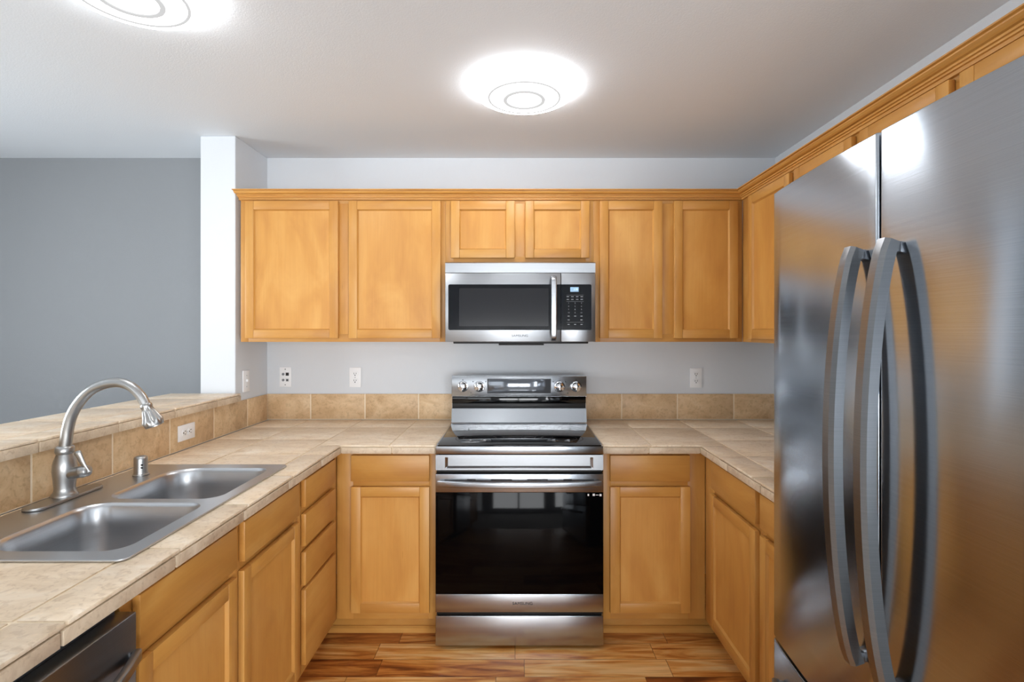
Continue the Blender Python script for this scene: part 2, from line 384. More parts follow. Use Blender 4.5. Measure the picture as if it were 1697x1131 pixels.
window('fill_window_3', 1.4, 3.4, .25, 2.15, [2.4], 'x', YF)  # unseen window added for the back-right fill
window('fill_window_4', -1.05, 1.05, .2, 1.38, [0], 'x', YF)  # unseen window, kept low to light the base cabinets
window('fill_window_2', 0, 2, .75, 2.1, [1.0], 'y', XD)  # unseen side window added for the dining fill

# ------------------------------------------------------------------ cabinets
DT = .020   # door thickness
def shaker(name, parent, x0, x1, z0, z1, label=None):
    f = .045; bm = bmesh.new()
    y0, y1 = -DT, -.001
    def bar(pts, mi):   # mitre-free frame pieces with a sloping inner lip
        pass
    bx(bm, x0, x0+f, y0, y1, z0, z1, bev=.0022, mi=0); bx(bm, x1-f, x1, y0, y1, z0, z1, bev=.0022, mi=0)
    bx(bm, x0+f, x1-f, y0+.0004, y1, z0, z0+f, bev=.0022, mi=1); bx(bm, x0+f, x1-f, y0+.0004, y1, z1-f, z1, bev=.0022, mi=1)
    # sloping inner lip
    e = .006
    a = [(x0+f, z0+f), (x1-f, z0+f), (x1-f, z1-f), (x0+f, z1-f)]; c = [(x0+f+e, z0+f+e), (x1-f-e, z0+f+e), (x1-f-e, z1-f-e), (x0+f+e, z1-f-e)]
    A = [bm.verts.new((x, y0+.002, z)) for x, z in a]; B = [bm.verts.new((x, y0+.011, z)) for x, z in c]; G = [bm.verts.new((x, y0+.011, z)) for x, z in a]
    for i in range(4):
        j = (i+1) % 4
        q = bm.faces.new((A[i], A[j], B[j], B[i])); q.material_index = 1 if i in (0, 2) else 0
        q = bm.faces.new((B[i], B[j], G[j], G[i])); q.material_index = 0
    d = obj(name, bm, [WV, WH], parent)
    if label: d['label'] = label
    bm = bmesh.new(); bx(bm, x0+f-.001, x1-f+.001, y0+.010, y1-.003, z0+f-.001, z1-f+.001)
    obj('door_panel', bm, WV, d)
    return d
def slab(name, parent, x0, x1, z0, z1, vertical=False):
    bm = bmesh.new(); bx(bm, x0, x1, -DT, -.001, z0, z1, bev=.003)
    return obj(name, bm, WV if vertical else WH, parent)
def cabinet(name, label, loc, rotz, w, z0, z1, depth, fronts, toe=True, group=None, stiles=(.04, .04), mids=(), ext=0, top=True):
    t = thing(name, label, 'cabinet', loc, rotz, group)
    bm = bmesh.new()
    p = .016
    # open-fronted box: sides, bottom, top, back
    bx(bm, 0, p, .019, depth, z0, z1, bev=.0005); bx(bm, w-p, w, .019, depth, z0, z1, bev=.0005)
    bx(bm, p, w-p, .019, depth, z0, z0+p)
    if top: bx(bm, p, w-p, .019, depth, z1-p, z1)
    bx(bm, p, w-p, depth-.01, depth, z0+p, z1-p)
    obj('carcass', bm, WV, t)
    bm = bmesh.new(); sl, sr = stiles
    bx(bm, 0, sl, 0, .019, z0, z1, bev=.0006); bx(bm, w-sr, w, 0, .019, z0, z1, bev=.0006)
    bx(bm, sl, w-sr, .0003, .019, z0, z0+.04, bev=.0006, mi=1); bx(bm, sl, w-sr, .0003, .019, z1-.04, z1, bev=.0006, mi=1)
    zs = sorted(set([f[3] for f in fronts if f[0] != 'door'] ))
    for z in zs: bx(bm, sl, w-sr, .0005, .019, z-.03, z+.012, bev=.0006, mi=1)
    for m_ in mids: bx(bm, m_-.03, m_+.03, .0002, .019, z0+.04, z1-.04, bev=.0006)
    obj('face_frame', bm, [WV, WH], t)
    for f in fronts:
        kind, x0, x1, a, b = f
        if kind == 'door': shaker('door', t, x0, x1, a, b)
        elif kind == 'drawer': slab('drawer_front', t, x0, x1, a, b)
        else: slab('false_drawer_front', t, x0, x1, a, b)
    if toe:
        bm = bmesh.new(); bx(bm, min(ext, 0), w+max(ext, 0), .085, .10, .0005, z0-.0005, bev=.0005)
        k = obj('toe_kick', bm, WH, t)
        bm = bmesh.new(); prism(bm, [(.0845, .0005), (.0845, .030), (.079, .030), (.070, .022), (.070, .0005)], min(ext, 0), w+max(ext, 0), 'x')
        obj('shoe_molding', bm, WH, k)
    return t
Z0, Z1 = .106, .877          # base carcass
DZ = (.141, .722); RZ = (.747, .868)
YBF = 2.46                   # face frame of the back run
XLF, XRF = -.836, .872       # face frames of the left and right run
# back run, base
cabinet('base_cabinet', 'maple base cabinet left of the range with one drawer over one door', (XLF+.001, YBF, 0), 0, XLF*-1-.3745, Z0, Z1, .60,
        [('drawer', .070, .431, *RZ), ('door', .070, .431, *DZ)], stiles=(.075, .035), ext=-.066)
cabinet('base_cabinet', 'maple base cabinet right of the range with one drawer over one door', (.398, YBF, 0), 0, XRF-.398-.001, Z0, Z1, .60,
        [('drawer', .030, .397, *RZ), ('door', .030, .399, *DZ)], stiles=(.035, .08), ext=.066)
# left run (local x -> +Y)
cabinet('drawer_cabinet', 'maple drawer cabinet with four plain stacked drawers by the left corner', (XLF, 2.02, 0), PI/2, .438, Z0, Z1, .60,
        [('drawer', .030, .37, .759, .866), ('drawer', .030, .37, .608, .733), ('drawer', .030, .37, .456, .585), ('drawer', .030, .37, .148, .439)], stiles=(.035, .07))
cabinet('sink_base_cabinet', 'maple sink cabinet under the steel sink with two doors and two blank drawer fronts', (XLF, 1.116, 0), PI/2, .902, Z0, Z1, .60,
        [('false', .034, .434, *RZ), ('door', .031, .434, *DZ), ('false', .476, .876, *RZ), ('door', .472, .878, *DZ)], stiles=(.04, .035), mids=(.453,), top=False)
cabinet('base_cabinet', 'maple base cabinet at the near end of the left counter beyond the dishwasher', (XLF, -.09, 0), PI/2, .588, Z0, Z1, .60,
        [('drawer', .03, .558, *RZ), ('door', .03, .558, *DZ)])
# right run (local x -> -Y)
cabinet('base_cabinet', 'maple base cabinet on the right wall nearest the corner, drawer over wide door', (XRF, 2.458, 0), -PI/2, .571, Z0, Z1, .60,
        [('drawer', .115, .555, *RZ), ('door', .105, .553, *DZ)], stiles=(.11, .03))
cabinet('base_cabinet', 'maple base cabinet half hidden behind the refrigerator on the right run', (XRF, 1.886, 0), -PI/2, .37, Z0, Z1, .60,
        [('drawer', .018, .34, *RZ), ('door', .018, .34, *DZ)], stiles=(.03, .03))
# uppers
YUF, UZ0, UZ1, UD = 2.79, 1.383, 2.150, .350
XRU = 1.184
KX = 2.77/F
cabinet('wall_cabinet', 'maple wall cabinet with two wide doors left of the microwave', (-1.452, YUF, 0), 0, 1.0765, UZ0, UZ1, UD,
        [('door', 1.452+(405.5-857)*KX, 1.452+(560-857)*KX, 1.402, 2.120), ('door', 1.452+(577.3-857)*KX, 1.452+(730-857)*KX, 1.402, 2.120)], toe=False, stiles=(.04, .03), mids=(.535,))
cabinet('wall_cabinet', 'short maple wall cabinet above the microwave with two small doors', (-.375, YUF, 0), 0, .775, 1.792, UZ1, UD,
        [('door', .375+(747-857)*KX, .375+(853-857)*KX, 1.822, 2.120), ('door', .375+(870.5-857)*KX, .375+(977-857)*KX, 1.822, 2.120)], toe=False, stiles=(.04, .04), mids=(.389,))
cabinet('wall_cabinet', 'maple wall cabinet with two narrow tall doors right of the microwave', (.4005, YUF, 0), 0, XRU-.4015, UZ0, UZ1, UD,
        [('door', -.4005+(994.2-857)*KX, -.4005+(1098-857)*KX, 1.402, 2.120), ('door', -.4005+(1117.3-857)*KX, -.4005+(1223.7-857)*KX, 1.402, 2.120)], toe=False, stiles=(.035, .03), mids=(.39,))
cabinet('wall_cabinet', 'maple wall cabinet on the right wall beside the corner, its first door half seen', (XRU, YUF-.001, 0), -PI/2, .958, UZ0, UZ1, .342,
        [('door', .108, .514, 1.402, 2.120), ('door', .552, .938, 1.402, 2.120)], toe=False, stiles=(.10, .03), mids=(.533,))
cabinet('wall_cabinet', 'maple wall cabinet over the far half of the refrigerator, only its top strip showing', (XRU, 1.829, 0), -PI/2, .828, 1.85, UZ1, .342,
        [('door', .022, .396, 1.87, 2.120), ('door', .430, .806, 1.87, 2.120)], toe=False, stiles=(.03, .03), mids=(.413,))
cabinet('wall_cabinet', 'maple wall cabinet over the near half of the refrigerator under the crown', (XRU, 1.0, 0), -PI/2, .46, 1.85, UZ1, .342,
        [('door', .022, .44, 1.87, 2.120)], toe=False, stiles=(.03, .03))

# crown molding: profile (out, z) swept round the inner corner
prof = [(-.03, 2.1515), (-.03, 2.175), (.050, 2.175), (.050, 2.1705), (.041, 2.1690), (.0405, 2.165), (.036, 2.158), (.030, 2.1545), (.0215, 2.1530), (.0215, 2.1465), (.0150, 2.1455), (.0150, 2.1395), (.0090, 2.1385), (.0090, 2.1280), (.0012, 2.1265), (.0012, 2.1515)]
bm = bmesh.new()
rings = []
for kx, pt in enumerate(((-1.456, YUF), (XRU, YUF), (XRU, .54))):
    r = []
    for o_, z in prof:
        if kx == 0: r.append(bm.verts.new((-1.456-(max(o_, 0)*.35), YUF-o_, z)))
        elif kx == 1: r.append(bm.verts.new((XRU-o_, YUF-o_, z)))
        else: r.append(bm.verts.new((XRU-o_, .54, z)))
    rings.append(r)
for A, B in zip(rings, rings[1:]):
    for i in range(len(prof)):
        bm.faces.new((A[i], A[(i+1) % len(prof)], B[(i+1) % len(prof)], B[i]))
bm.faces.new(rings[0]); bm.faces.new(rings[-1]); bmesh.ops.recalc_face_normals(bm, faces=bm.faces[:])
tag(obj('crown_molding', bm, WC, None, 20), 'stepped maple crown molding running along the tops of all the wall cabinets', 'molding')

# ------------------------------------------------------------------ counters
ZT, ZE = .917, .878
def subtract(r, h):
    x0, x1, y0, y1 = r; a0, a1, b0, b1 = h
    if a0 >= x1 or a1 <= x0 or b0 >= y1 or b1 <= y0: return [r]
    out = []
    if y0 < b0: out.append((x0, x1, y0, b0))
    if y1 > b1: out.append((x0, x1, b1, y1))
    c0, c1 = max(y0, b0), min(y1, b1)
    if x0 < a0: out.append((x0, a0, c0, c1))
    if x1 > a1: out.append((a1, x1, c0, c1))
    return out
g = .0034
def top_tiles(bm, rects, hole=None, z=ZT, th=.009):
    for r in rects:
        x0, x1, y0, y1 = r
        rr = (x0+g, x1-g, y0+g, y1-g)
        for q in (subtract(rr, hole) if hole else [rr]):
            if q[1]-q[0] < .004 or q[3]-q[2] < .004: continue
            bx(bm, q[0], q[1], q[2], q[3], z-th, z, bev=.0026 if not hole or q == rr else 0, mi=0)
YC = 2.429; XCL, XCR = -.806, .839
XS = XL+.012      # backsplash face left
YS = YB-.012
SINK = (-1.415, -.905, 1.225, 2.03)
yj = [-.1, .309, .632, .955, 1.278, 1.601, 1.923, 2.246, 2.569, 2.892, YS-.0005]
bm = bmesh.new()
for q in subtract((XS+.001, XCL-.010, -.1, YS-.001), SINK): bx(bm, *q, ZE+.001, ZT-.0028, mi=1)
bx(bm, XCL-.010, -.3725, YC+.010, YS-.001, ZE+.001, ZT-.0028, mi=1)
cols = [(XS+.001, -1.224), (-1.224, -.908), (-.908, XCL)]
rects = []
for a, b in zip(yj, yj[1:]):
    for c in cols:
        if b > 2.5 and c[0] == -.908: continue
        if a < YC < b and c[0] == -.908: pass
        rects.append((c[0], c[1], a, b))
# corner strip
rects = [r for r in rects if not (r[0] == -.908 and r[2] >= 2.24)]
rects += [(-.908, XCL, 2.246, YC+.0), (-.908, -.5855, YC, 2.892), (-.5855, -.3725, YC, 2.892), (-.908, -.5855, 2.892, YS-.0005), (-.5855, -.3725, 2.892, YS-.0005)]
top_tiles(bm, rects, SINK)
def edge_tiles(bm, pts, axis, c0, c1, z0=ZE, z1=ZT-.0115):
    for a, b in zip(pts, pts[1:]):
        if axis == 'y': bx(bm, c0, c1, a+g, b-g, z0, z1, bev=.0012, mi=2)
        else: bx(bm, a+g, b-g, c0, c1, z0, z1, bev=.0012, mi=2)
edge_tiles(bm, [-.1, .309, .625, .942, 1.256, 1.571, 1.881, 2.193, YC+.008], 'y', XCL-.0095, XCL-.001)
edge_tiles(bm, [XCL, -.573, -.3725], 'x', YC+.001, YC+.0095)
o = obj('countertop', bm, [T_TOP, GROUT, T_EDG]); tag(o, 'tan tiled L-shaped countertop holding the sink, running to the range', 'countertop')
# right counter
bm = bmesh.new()
bx(bm, .3935, XR-.001, YC+.010, YS-.001, ZE+.001, ZT-.0028, mi=1); bx(bm, XCR+.010, XR-.001, 1.518, YC+.010, ZE+.001, ZT-.0028, mi=1)
rects = [(.3935, .617, YC, 2.875), (.617, .950, YC, 2.875), (.3935, .617, 2.875, YS-.0005), (.617, .950, 2.875, YS-.0005), (.950, 1.290, 2.875, YS-.0005), (1.290, XR-.001, 2.875, YS-.0005),
         (.950, 1.290, 2.548, 2.875), (1.290, XR-.001, 2.548, 2.875), (.950, 1.290, 2.225, 2.548), (1.290, XR-.001, 2.225, 2.548), (.950, 1.290, 1.90, 2.225), (1.290, XR-.001, 1.90, 2.225),
         (XCR, .950, 2.225, YC), (XCR, .950, 1.90, 2.225), (XCR, .950, 1.518, 1.90), (.950, 1.290, 1.518, 1.90), (1.290, XR-.001, 1.518, 1.90)]
top_tiles(bm, rects)
edge_tiles(bm, [.3935, .602, XCR], 'x', YC+.001, YC+.0095)
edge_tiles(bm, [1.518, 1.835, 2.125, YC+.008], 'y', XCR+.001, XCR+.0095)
o = obj('countertop', bm, [T_TOP, GROUT, T_EDG]); tag(o, 'tan tiled countertop right of the range, turning toward the refrigerator', 'countertop')

# backsplashes
def splash(rects, label, zt=1.068):
    bm = bmesh.new()
    for axis, pts, c in rects:
        lo, hi = pts[0], pts[-1]
        if axis == 'x': bx(bm, lo, hi, c, c+.009, ZT+.0005, zt, mi=1)
        elif c < 0: bx(bm, c-.009, c, lo, hi, ZT+.0005, zt, mi=1)
        for a, b in zip(pts, pts[1:]):
            if axis == 'x': bx(bm, a+g, b-g, c-.001, c+.008, ZT+.004, zt+.0005, bev=.0014, mi=0)
            else: bx(bm, c-.008, c+.001, a+g, b-g, ZT+.004, zt+.0005, bev=.0014, mi=0)
    tag(obj('tile_backsplash', bm, [T_SPL, GROUT]), label, 'backsplash')
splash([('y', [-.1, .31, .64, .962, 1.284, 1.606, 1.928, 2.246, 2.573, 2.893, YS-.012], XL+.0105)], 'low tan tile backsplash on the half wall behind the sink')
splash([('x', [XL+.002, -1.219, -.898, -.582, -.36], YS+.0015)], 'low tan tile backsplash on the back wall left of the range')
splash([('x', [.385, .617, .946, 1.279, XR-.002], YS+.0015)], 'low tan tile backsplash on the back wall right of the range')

# raised bar
bm = bmesh.new()
bx(bm, -1.81, -1.455, -.1, 2.779, 1.0725, 1.1115, mi=1)
bj = [-.1, .328, .648, .968, 1.288, 1.608, 1.932, 2.251, 2.568, 2.787]
for a, b in zip(bj, bj[1:]):
    top_tiles(bm, [(-1.82, -1.555, a, b), (-1.555, -1.445, a, b)], None, 1.113)
    bx(bm, -1.455, -1.4465, a+g, b-g, 1.0725, 1.1025, bev=.0012, mi=2)
    bx(bm, -1.8185, -1.81, a+g, b-g, 1.0725, 1.1025, bev=.0012, mi=2)
tag(obj('raised_bar_top', bm, [T_TOP, GROUT, T_EDG]), 'raised tan tiled bar ledge on the half wall beside the pillar', 'bar top')

# ------------------------------------------------------------------ sink
def curve_plate(name, loops, z, th, mat, parent, bev=0):
    c = bpy.data.curves.new(name, 'CURVE'); c.dimensions = '2D'; c.fill_mode = 'BOTH'; c.extrude = th/2; c.bevel_depth = bev; c.bevel_resolution = 2
    for lp in loops:
        s = c.splines.new('POLY'); s.points.add(len(lp)-1); s.use_cyclic_u = True
        for p, (x, y) in zip(s.points, lp): p.co = (x, y, 0, 1)
    t = bpy.data.objects.new(name+'_tmp', c); C.objects.link(t)
    me = bpy.data.meshes.new_from_object(t.evaluated_get(bpy.context.evaluated_depsgraph_get())); bpy.data.objects.remove(t)
    me.transform(Matrix.Translation((0, 0, z))); me.name = name; me.materials.clear(); me.materials.append(mat)
    for p in me.polygons: p.use_smooth = True
    try: me.set_sharp_from_angle(angle=math.radians(35))
    except Exception: pass
    o = bpy.data.objects.new(name, me); C.objects.link(o); o.parent = parent; return o
sk = thing('kitchen_sink', 'double-bowl stainless steel drop-in sink set in the left tiled counter', 'sink')
zr = ZT+.0035
b1 = (-1.285, -.925, 1.635, 2.005, [.07, .055, .055, .10]); b2 = (-1.285, -.93, 1.245, 1.600, [.10, .055, .055, .07])
curve_plate('rim', [rrect(-1.438, -.888, 1.198, 2.058, .022)] + [rrect(*b, 10)[::-1] for b in (b1, b2)], zr, .002, SINKM, sk, bev=.0015)
for b in (b1, b2):
    bm = bmesh.new(); lay = [(0, .0022), (.004, -.001), (.008, -.010), (.012, -.06), (.018, -.15), (.03, -.178), (.055, -.19), (.10, -.194)]
    rings = []
    for ins, dz in lay:
        rr = [max(.012, r-ins*.35) for r in b[4]]
        lp = rrect(b[0]+ins, b[1]-ins, b[2]+ins, b[3]-ins, rr, 10); rings.append([bm.verts.new((x, y, zr+dz)) for x, y in lp])
    for A, B in zip(rings, rings[1:]):
        for i in range(len(A)): bm.faces.new((A[i], A[(i+1) % len(A)], B[(i+1) % len(A)], B[i]))
    bm.faces.new(rings[-1]); bmesh.ops.recalc_face_normals(bm, faces=bm.faces[:])
    for f in bm.faces: f.normal_flip()
    bo = obj('bowl', bm, SINKM, sk, 50)
    bm = bmesh.new(); lathe(bm, [(0, .002), (.03, .001), (.036, .004), (.043, .004), (.046, 0), (.046, -.004), (0, -.004)], Matrix.Translation(((b[0]+b[1])/2, (b[2]+b[3])/2, zr-.193)))
    obj('drain', bm, CHROME, bo)
# faucet
FX, FY = -1.397, 1.64
zf = zr+.0032
fa = thing('faucet', 'tall brushed nickel gooseneck pull-down faucet behind the sink', 'faucet', (FX, FY, zf))
curve_plate('deck_plate', [rrect(-.028, .030, -.128, .128, .028)], .004, .004, NICKEL, fa, bev=.002)
bm = bmesh.new(); lathe(bm, [(.034, .007), (.035, .012), (.031, .018), (.028, .024), (.027, .034), (.029, .060), (.0315, .085), (.0305, .105), (.027, .120), (.023, .131), (.021, .137), (.024, .140), (.025, .146), (.024, .158), (.020, .162)], n=40)
obj('faucet_body', bm, NICKEL, fa, 50)
kf = FY/F
def fp(px, py): return ((px-857)*kf-FX, 0, 1.44-(py-549)*kf-zf)
pts = smooth_path([(.001, 0, .158), fp(110, 728), fp(112.5, 710), fp(119, 688), fp(132, 666), fp(151, 647), fp(174, 637), fp(197, 634.5), fp(217, 641), fp(232, 655), fp(240, 668), fp(243, 675)], 5)
n = len(pts); bm = bmesh.new(); sweep(bm, pts, circ(1.0, 24), up=Vector((0, 1, 0)), scales=[.0165-.003*i/n for i in range(n)])
obj('spout', bm, NICKEL, fa, 60)
p0 = Vector(fp(242, 672)); p1 = Vector(fp(256.5, 706)); d = (p1-p0); ln = d.length; q = d.normalized().to_track_quat('Z', 'Y').to_matrix().to_4x4(); q.translation = p0
bm = bmesh.new()
ringsn = 96; profh = [(.0145, -.004), (.0165, 0), (.0165, .006), (.015, .010), (.017, .022), (.021, .038), (.0265, .052), (.0275, .060), (.025, ln), (.021, ln+.001), (.020, ln-.004), (0, ln-.004)]
rings = []
for r, z in profh:
    if r == 0: rings.append([bm.verts.new(q @ Vector((0, 0, z)))]); continue
    amp = .10 if .012 < z < .056 else 0
    rings.append([bm.verts.new(q @ Vector((r*(1+amp*math.cos(12*2*PI*i/ringsn))*math.cos(2*PI*i/ringsn), r*(1+amp*math.cos(12*2*PI*i/ringsn))*math.sin(2*PI*i/ringsn), z))) for i in range(ringsn)])
for A, B in zip(rings, rings[1:]):
    for i in range(ringsn):
        if len(B) == 1: bm.faces.new((A[i], A[(i+1) % ringsn], B[0]))
        else: bm.faces.new((A[i], A[(i+1) % ringsn], B[(i+1) % ringsn], B[i]))
bmesh.ops.recalc_face_normals(bm, faces=bm.faces[:])
sh = obj('spray_head', bm, NICKEL, fa, 60)
bm = bmesh.new(); bmat = q @ Matrix.Translation((.012, -.016, .030)) @ Matrix.Rotation(PI/2, 4, 'X')
bx_ = []
for dz in (.024, .042):
    M = q @ Matrix.Translation(Vector((.0165 + (.004 if dz > .03 else 0), -.006, dz))) @ Matrix.Rotation(PI/2, 4, 'Y')
    lathe(bm, [(.0075, -.004), (.0075, .004), (.006, .0065), (0, .007)], M, 20)
obj('spray_button', bm, NICKEL, sh, 50)
# lever: stub then paddle
bm = bmesh.new()
S = Vector((.020, -.004, .076)); E = Vector((.080, -.012, .088))
qq = (E-S).normalized().to_track_quat('Z', 'Y').to_matrix().to_4x4(); qq.translation = S; ln2 = (E-S).length
lathe(bm, [(.017, 0), (.0175, ln2*.62), (.0185, ln2*.66), (.0185, ln2*.74), (.0175, ln2*.78), (.0165, ln2), (.012, ln2+.004), (0, ln2+.005)], qq, 28)
hb = obj('handle_stub', bm, NICKEL, fa, 50)
bm = bmesh.new()
lp = smooth_path([E+Vector((.004, -.002, -.004)), E+Vector((-.002, -.006, .012)), E+Vector((-.012, -.008, .032)), E+Vector((-.020, -.010, .052)), E+Vector((-.025, -.010, .062))], 5)
sc = [.0085, .007, .0062, .006, .006, .0062, .0065, .007, .0074, .0078, .0083, .0088, .0094, .010, .0104, .0108, .011, .0108, .010, .008, .003]
sweep(bm, lp, [(a, b*.55) for a, b in circ(1, 20)], up=Vector((0, -1, .3)), scales=sc[:len(lp)])
obj('lever', bm, NICKEL, fa, 60)
# air gap cap
ag = thing('sink_air_gap', 'short brushed nickel air gap cap on the sink ledge beside the faucet', 'air gap', (-1.35, 1.905, zf))
bm = bmesh.new(); lathe(bm, [(.026, 0), (.026, .004), (.0225, .006), (.0215, .012), (.0215, .058), (.0205, .064), (.015, .068), (0, .069)], n=36)
obj('cap', bm, NICKEL, ag, 50)
bm = bmesh.new()
for z in (.030, .040): 
    M = Matrix.Translation((.013, -.0145, z)) @ Matrix.Rotation(-.73, 4, 'Z')
    v = bx(bm, -.010, .010, -.0035, .002, -.0022, .0022)
    for p in v: p.co = M @ p.co
obj('slot', bm, BLACK, ag)

# ------------------------------------------------------------------ outlets and switches
def outlet(name, label, loc, rotz=0, horiz=False, kind='duplex', group=None):
    """local: faces -y, x right"""
    t = thing(name, label, 'outlet' if kind == 'duplex' else ('switch' if kind == 'switch' else 'wall plate'), loc, rotz, group)
    def fix(bm):
        if horiz:
            for v in bm.verts: v.co = Vector((v.co.z, v.co.y, -v.co.x))
    bm = bmesh.new(); bx(bm, -.035, .035, -.006, -.0006, -.0585, .0585, bev=.0022); fix(bm); obj('plate', bm, WHITEP, t)
    if kind == 'duplex':
        for s in (-1, 1):
            bm = bmesh.new(); prism(bm, [(x, z+s*.0205) for x, z in rrect(-.0165, .0165, -.0145, .0145, .010, 6)], -.0085, -.006, 'y', bev=.0004); fix(bm)
            r = obj('receptacle', bm, WHITEP, t)
            bm = bmesh.new(); c = s*.0205
            bx(bm, -.0078, -.0052, -.0089, -.0084, c-.002, c+.008); bx(bm, .0052, .0078, -.0089, -.0084, c-.001, c+.007)
            prism(bm, [(x, z+c-.0075) for x, z in circ(.0032, 12)], -.0089, -.0084, 'y'); fix(bm); obj('slots', bm, INK, r)
        bm = bmesh.new(); prism(bm, circ(.0028, 12), -.0072, -.006, 'y'); fix(bm); obj('screw', bm, PRINT, t)
    elif kind == 'switch':
        bm = bmesh.new(); bx(bm, -.006, .006, -.016, -.006, -.004, .010, bev=.0015); obj('toggle', bm, WHITEP, t)
        for z in (-.03, .03):
            bm = bmesh.new(); prism(bm, [(x, y+z) for x, y in circ(.0028, 12)], -.0072, -.006, 'y'); obj('screw', bm, PRINT, t)
    else:
        for z in (-.046, .046):
            bm = bmesh.new(); prism(bm, [(x, y+z) for x, y in circ(.0028, 12)], -.0072, -.006, 'y'); obj('screw', bm, INK, t)
        for i, (x, z) in enumerate(((-.012, .017), (.012, .017), (-.012, -.018), (.012, -.018))):
            bm = bmesh.new()
            if i == 1: bx(bm, x-.009, x+.009, -.0075, -.006, z-.009, z+.009); obj('phone_jack', bm, INK, t)
            elif i == 3:
                bx(bm, x-.008, x+.008, -.0075, -.006, z-.008, z+.008); j = obj('phone_jack', bm, PRINT, t)
                bm = bmesh.new(); bx(bm, x-.005, x+.005, -.0080, -.0074, z-.005, z+.004); obj('socket', bm, GREYP, j)
            else:
                lathe(bm, [(.0075, 0), (.0075, .003), (.004, .003), (.004, .008), (.002, .008), (0, .006)], Matrix.Translation((x, -.006, z)) @ Matrix.Rotation(PI/2, 4, 'X'), 16); obj('coax_jack', bm, DARKST, t)
    return t
outlet('data_wall_plate', 'white wall plate with four phone and cable jacks near the left corner', (-1.371, YB, 1.168), kind='data')
outlet('power_outlet', 'white double outlet on the wall between data plate and range', (-.958, YB, 1.166))
outlet('power_outlet', 'white double outlet on the wall right of the range', (1.058, YB, 1.163))
outlet('power_outlet', 'white sideways double outlet in the backsplash tile behind the sink', (XL+.0115, 2.353, .993), PI/2, True)
outlet('light_switch', 'white single toggle light switch on the side of the pillar', (XL, 2.894, 1.167), PI/2, kind='switch')

# ------------------------------------------------------------------ range
RX0, RX1, RY = -.369, .390, 2.402
rg = thing('electric_range', 'stainless freestanding electric range with black glass oven door between base cabinets', 'range', (.0105, RY, 0))
hw = .3795
def rb(name, d, m, parent=rg, bev=.0015): return box_obj(name, d, m, parent, bev)
rb('body', (-.372, .372, .036, .70, .03, .893), GREYP)
for x in (-.34, .34):
    for y in (.05, .62):
        bm = bmesh.new(); lathe(bm, [(.018, .0005), (.020, .006), (.012, .010), (.012, .032)], Matrix.Translation((x, y, 0)), 16); obj('leveling_foot', bm, BLACK, rg)
# cooktop: steel rim and glass
bm = bmesh.new(); bx(bm, -hw, hw, 0, .036, .8825, .9185, bev=.003); bx(bm, -hw, -hw+.008, .036, .60, .9005, .9215, bev=.002); bx(bm, hw-.008, hw, .036, .60, .9005, .9215, bev=.002)
bx(bm, -hw+.008, hw-.008, .036, .60, .894, .912)
ct = obj('cooktop_frame', bm, STEEL, rg)
bm = bmesh.new(); bx(bm, -hw+.0085, hw-.0085, .004, .533, .9188, .9225, bev=.001); gl = obj('glass_cooktop', bm, BLACKG, rg)
for cx, cy, rs in ((-.19, .16, (.115, .078)), (.19, .16, (.115, .085)), (-.19, .42, (.08,)), (.19, .42, (.08,)), (0, .44, (.055,))):
    for r in rs:
        bm = bmesh.new()
        for k in range(64):
            a, b = 2*PI*k/64, 2*PI*(k+1)/64
            vs = [bm.verts.new((cx+rr*math.cos(t), cy+rr*math.sin(t), .92275)) for rr, t in ((r, a), (r+.002, a), (r+.002, b), (r, b))]
            bm.faces.new(vs)
        obj('burner_marking', bm, RING, gl)
# recessed front panel
zA, zB = .8095, .8785
bm = bmesh.new()
o4 = [(-hw, zA), (hw, zA), (hw, zB), (-hw, zB)]; i4 = [(-.337, .818), (.334, .818), (.334, .868), (-.337, .868)]; j4 = [(-.325, .826), (.322, .826), (.322, .866), (-.325, .866)]
O = [bm.verts.new((x, 0.002, z)) for x, z in o4]; I = [bm.verts.new((x, 0.002, z)) for x, z in i4]; J = [bm.verts.new((x, .014, z)) for x, z in j4]; B = [bm.verts.new((x, .034, z)) for x, z in o4]
for i in range(4):
    j = (i+1) % 4
    bm.faces.new((O[i], O[j], I[j], I[i])); bm.faces.new((I[i], I[j], J[j], J[i])); bm.faces.new((O[j], O[i], B[i], B[j]))
bm.faces.new(J); bmesh.ops.recalc_face_normals(bm, faces=bm.faces[:])
for e in [e for e in bm.edges if len(e.link_faces) == 2 and e.calc_face_angle(0) > .3]: pass
obj('recessed_panel', bm, STEEL, rg, 20)
rb('shadow_gap', (-hw+.004, hw-.004, .012, .036, .7945, .8088), BLACK)
# oven door
dr = rb('oven_door', (-hw, hw, .004, .034, .1685, .793), BLACK)
bm = bmesh.new()
bx(bm, -hw, hw, -.002, .004, .7105, .793, bev=.0015); obj('door_top_trim', bm, STEEL, dr)
bm = bmesh.new()
for a, b in ((-.237, -.199), (-.128, -.034), (.034, .128), (.199, .237)):
    bm = bmesh.new(); bx(bm, a, b, -.0026, -.0015, .7655, .7705); obj('vent_slot', bm, BLACK, dr)
rb('door_glass', (-hw, hw, -.001, .004, .2505, .7100), OVENG, dr, .001)
rb('door_bottom_trim', (-hw, hw, -.003, .004, .1685, .2500), STEEL, dr)
text_mesh('logo', 'SAMSUNG', .0175, INK, dr, (.014, -.0034, .208), (PI/2, 0, 0), xs=1.15)
bm = bmesh.new(); bx(bm, .331, .341, -.0016, -.0010, .694, .704); bx(bm, .308, .315, -.0016, -.0010, .694, .703); bx(bm, .362, .371, -.0016, -.0010, .693, .703); bx(bm, .344, .358, -.0016, -.0010, .697, .6995)
sk_ = obj('stickers', bm, WHITEP, dr); sk_['label'] = 'small white stickers in the top right corner of the glass'
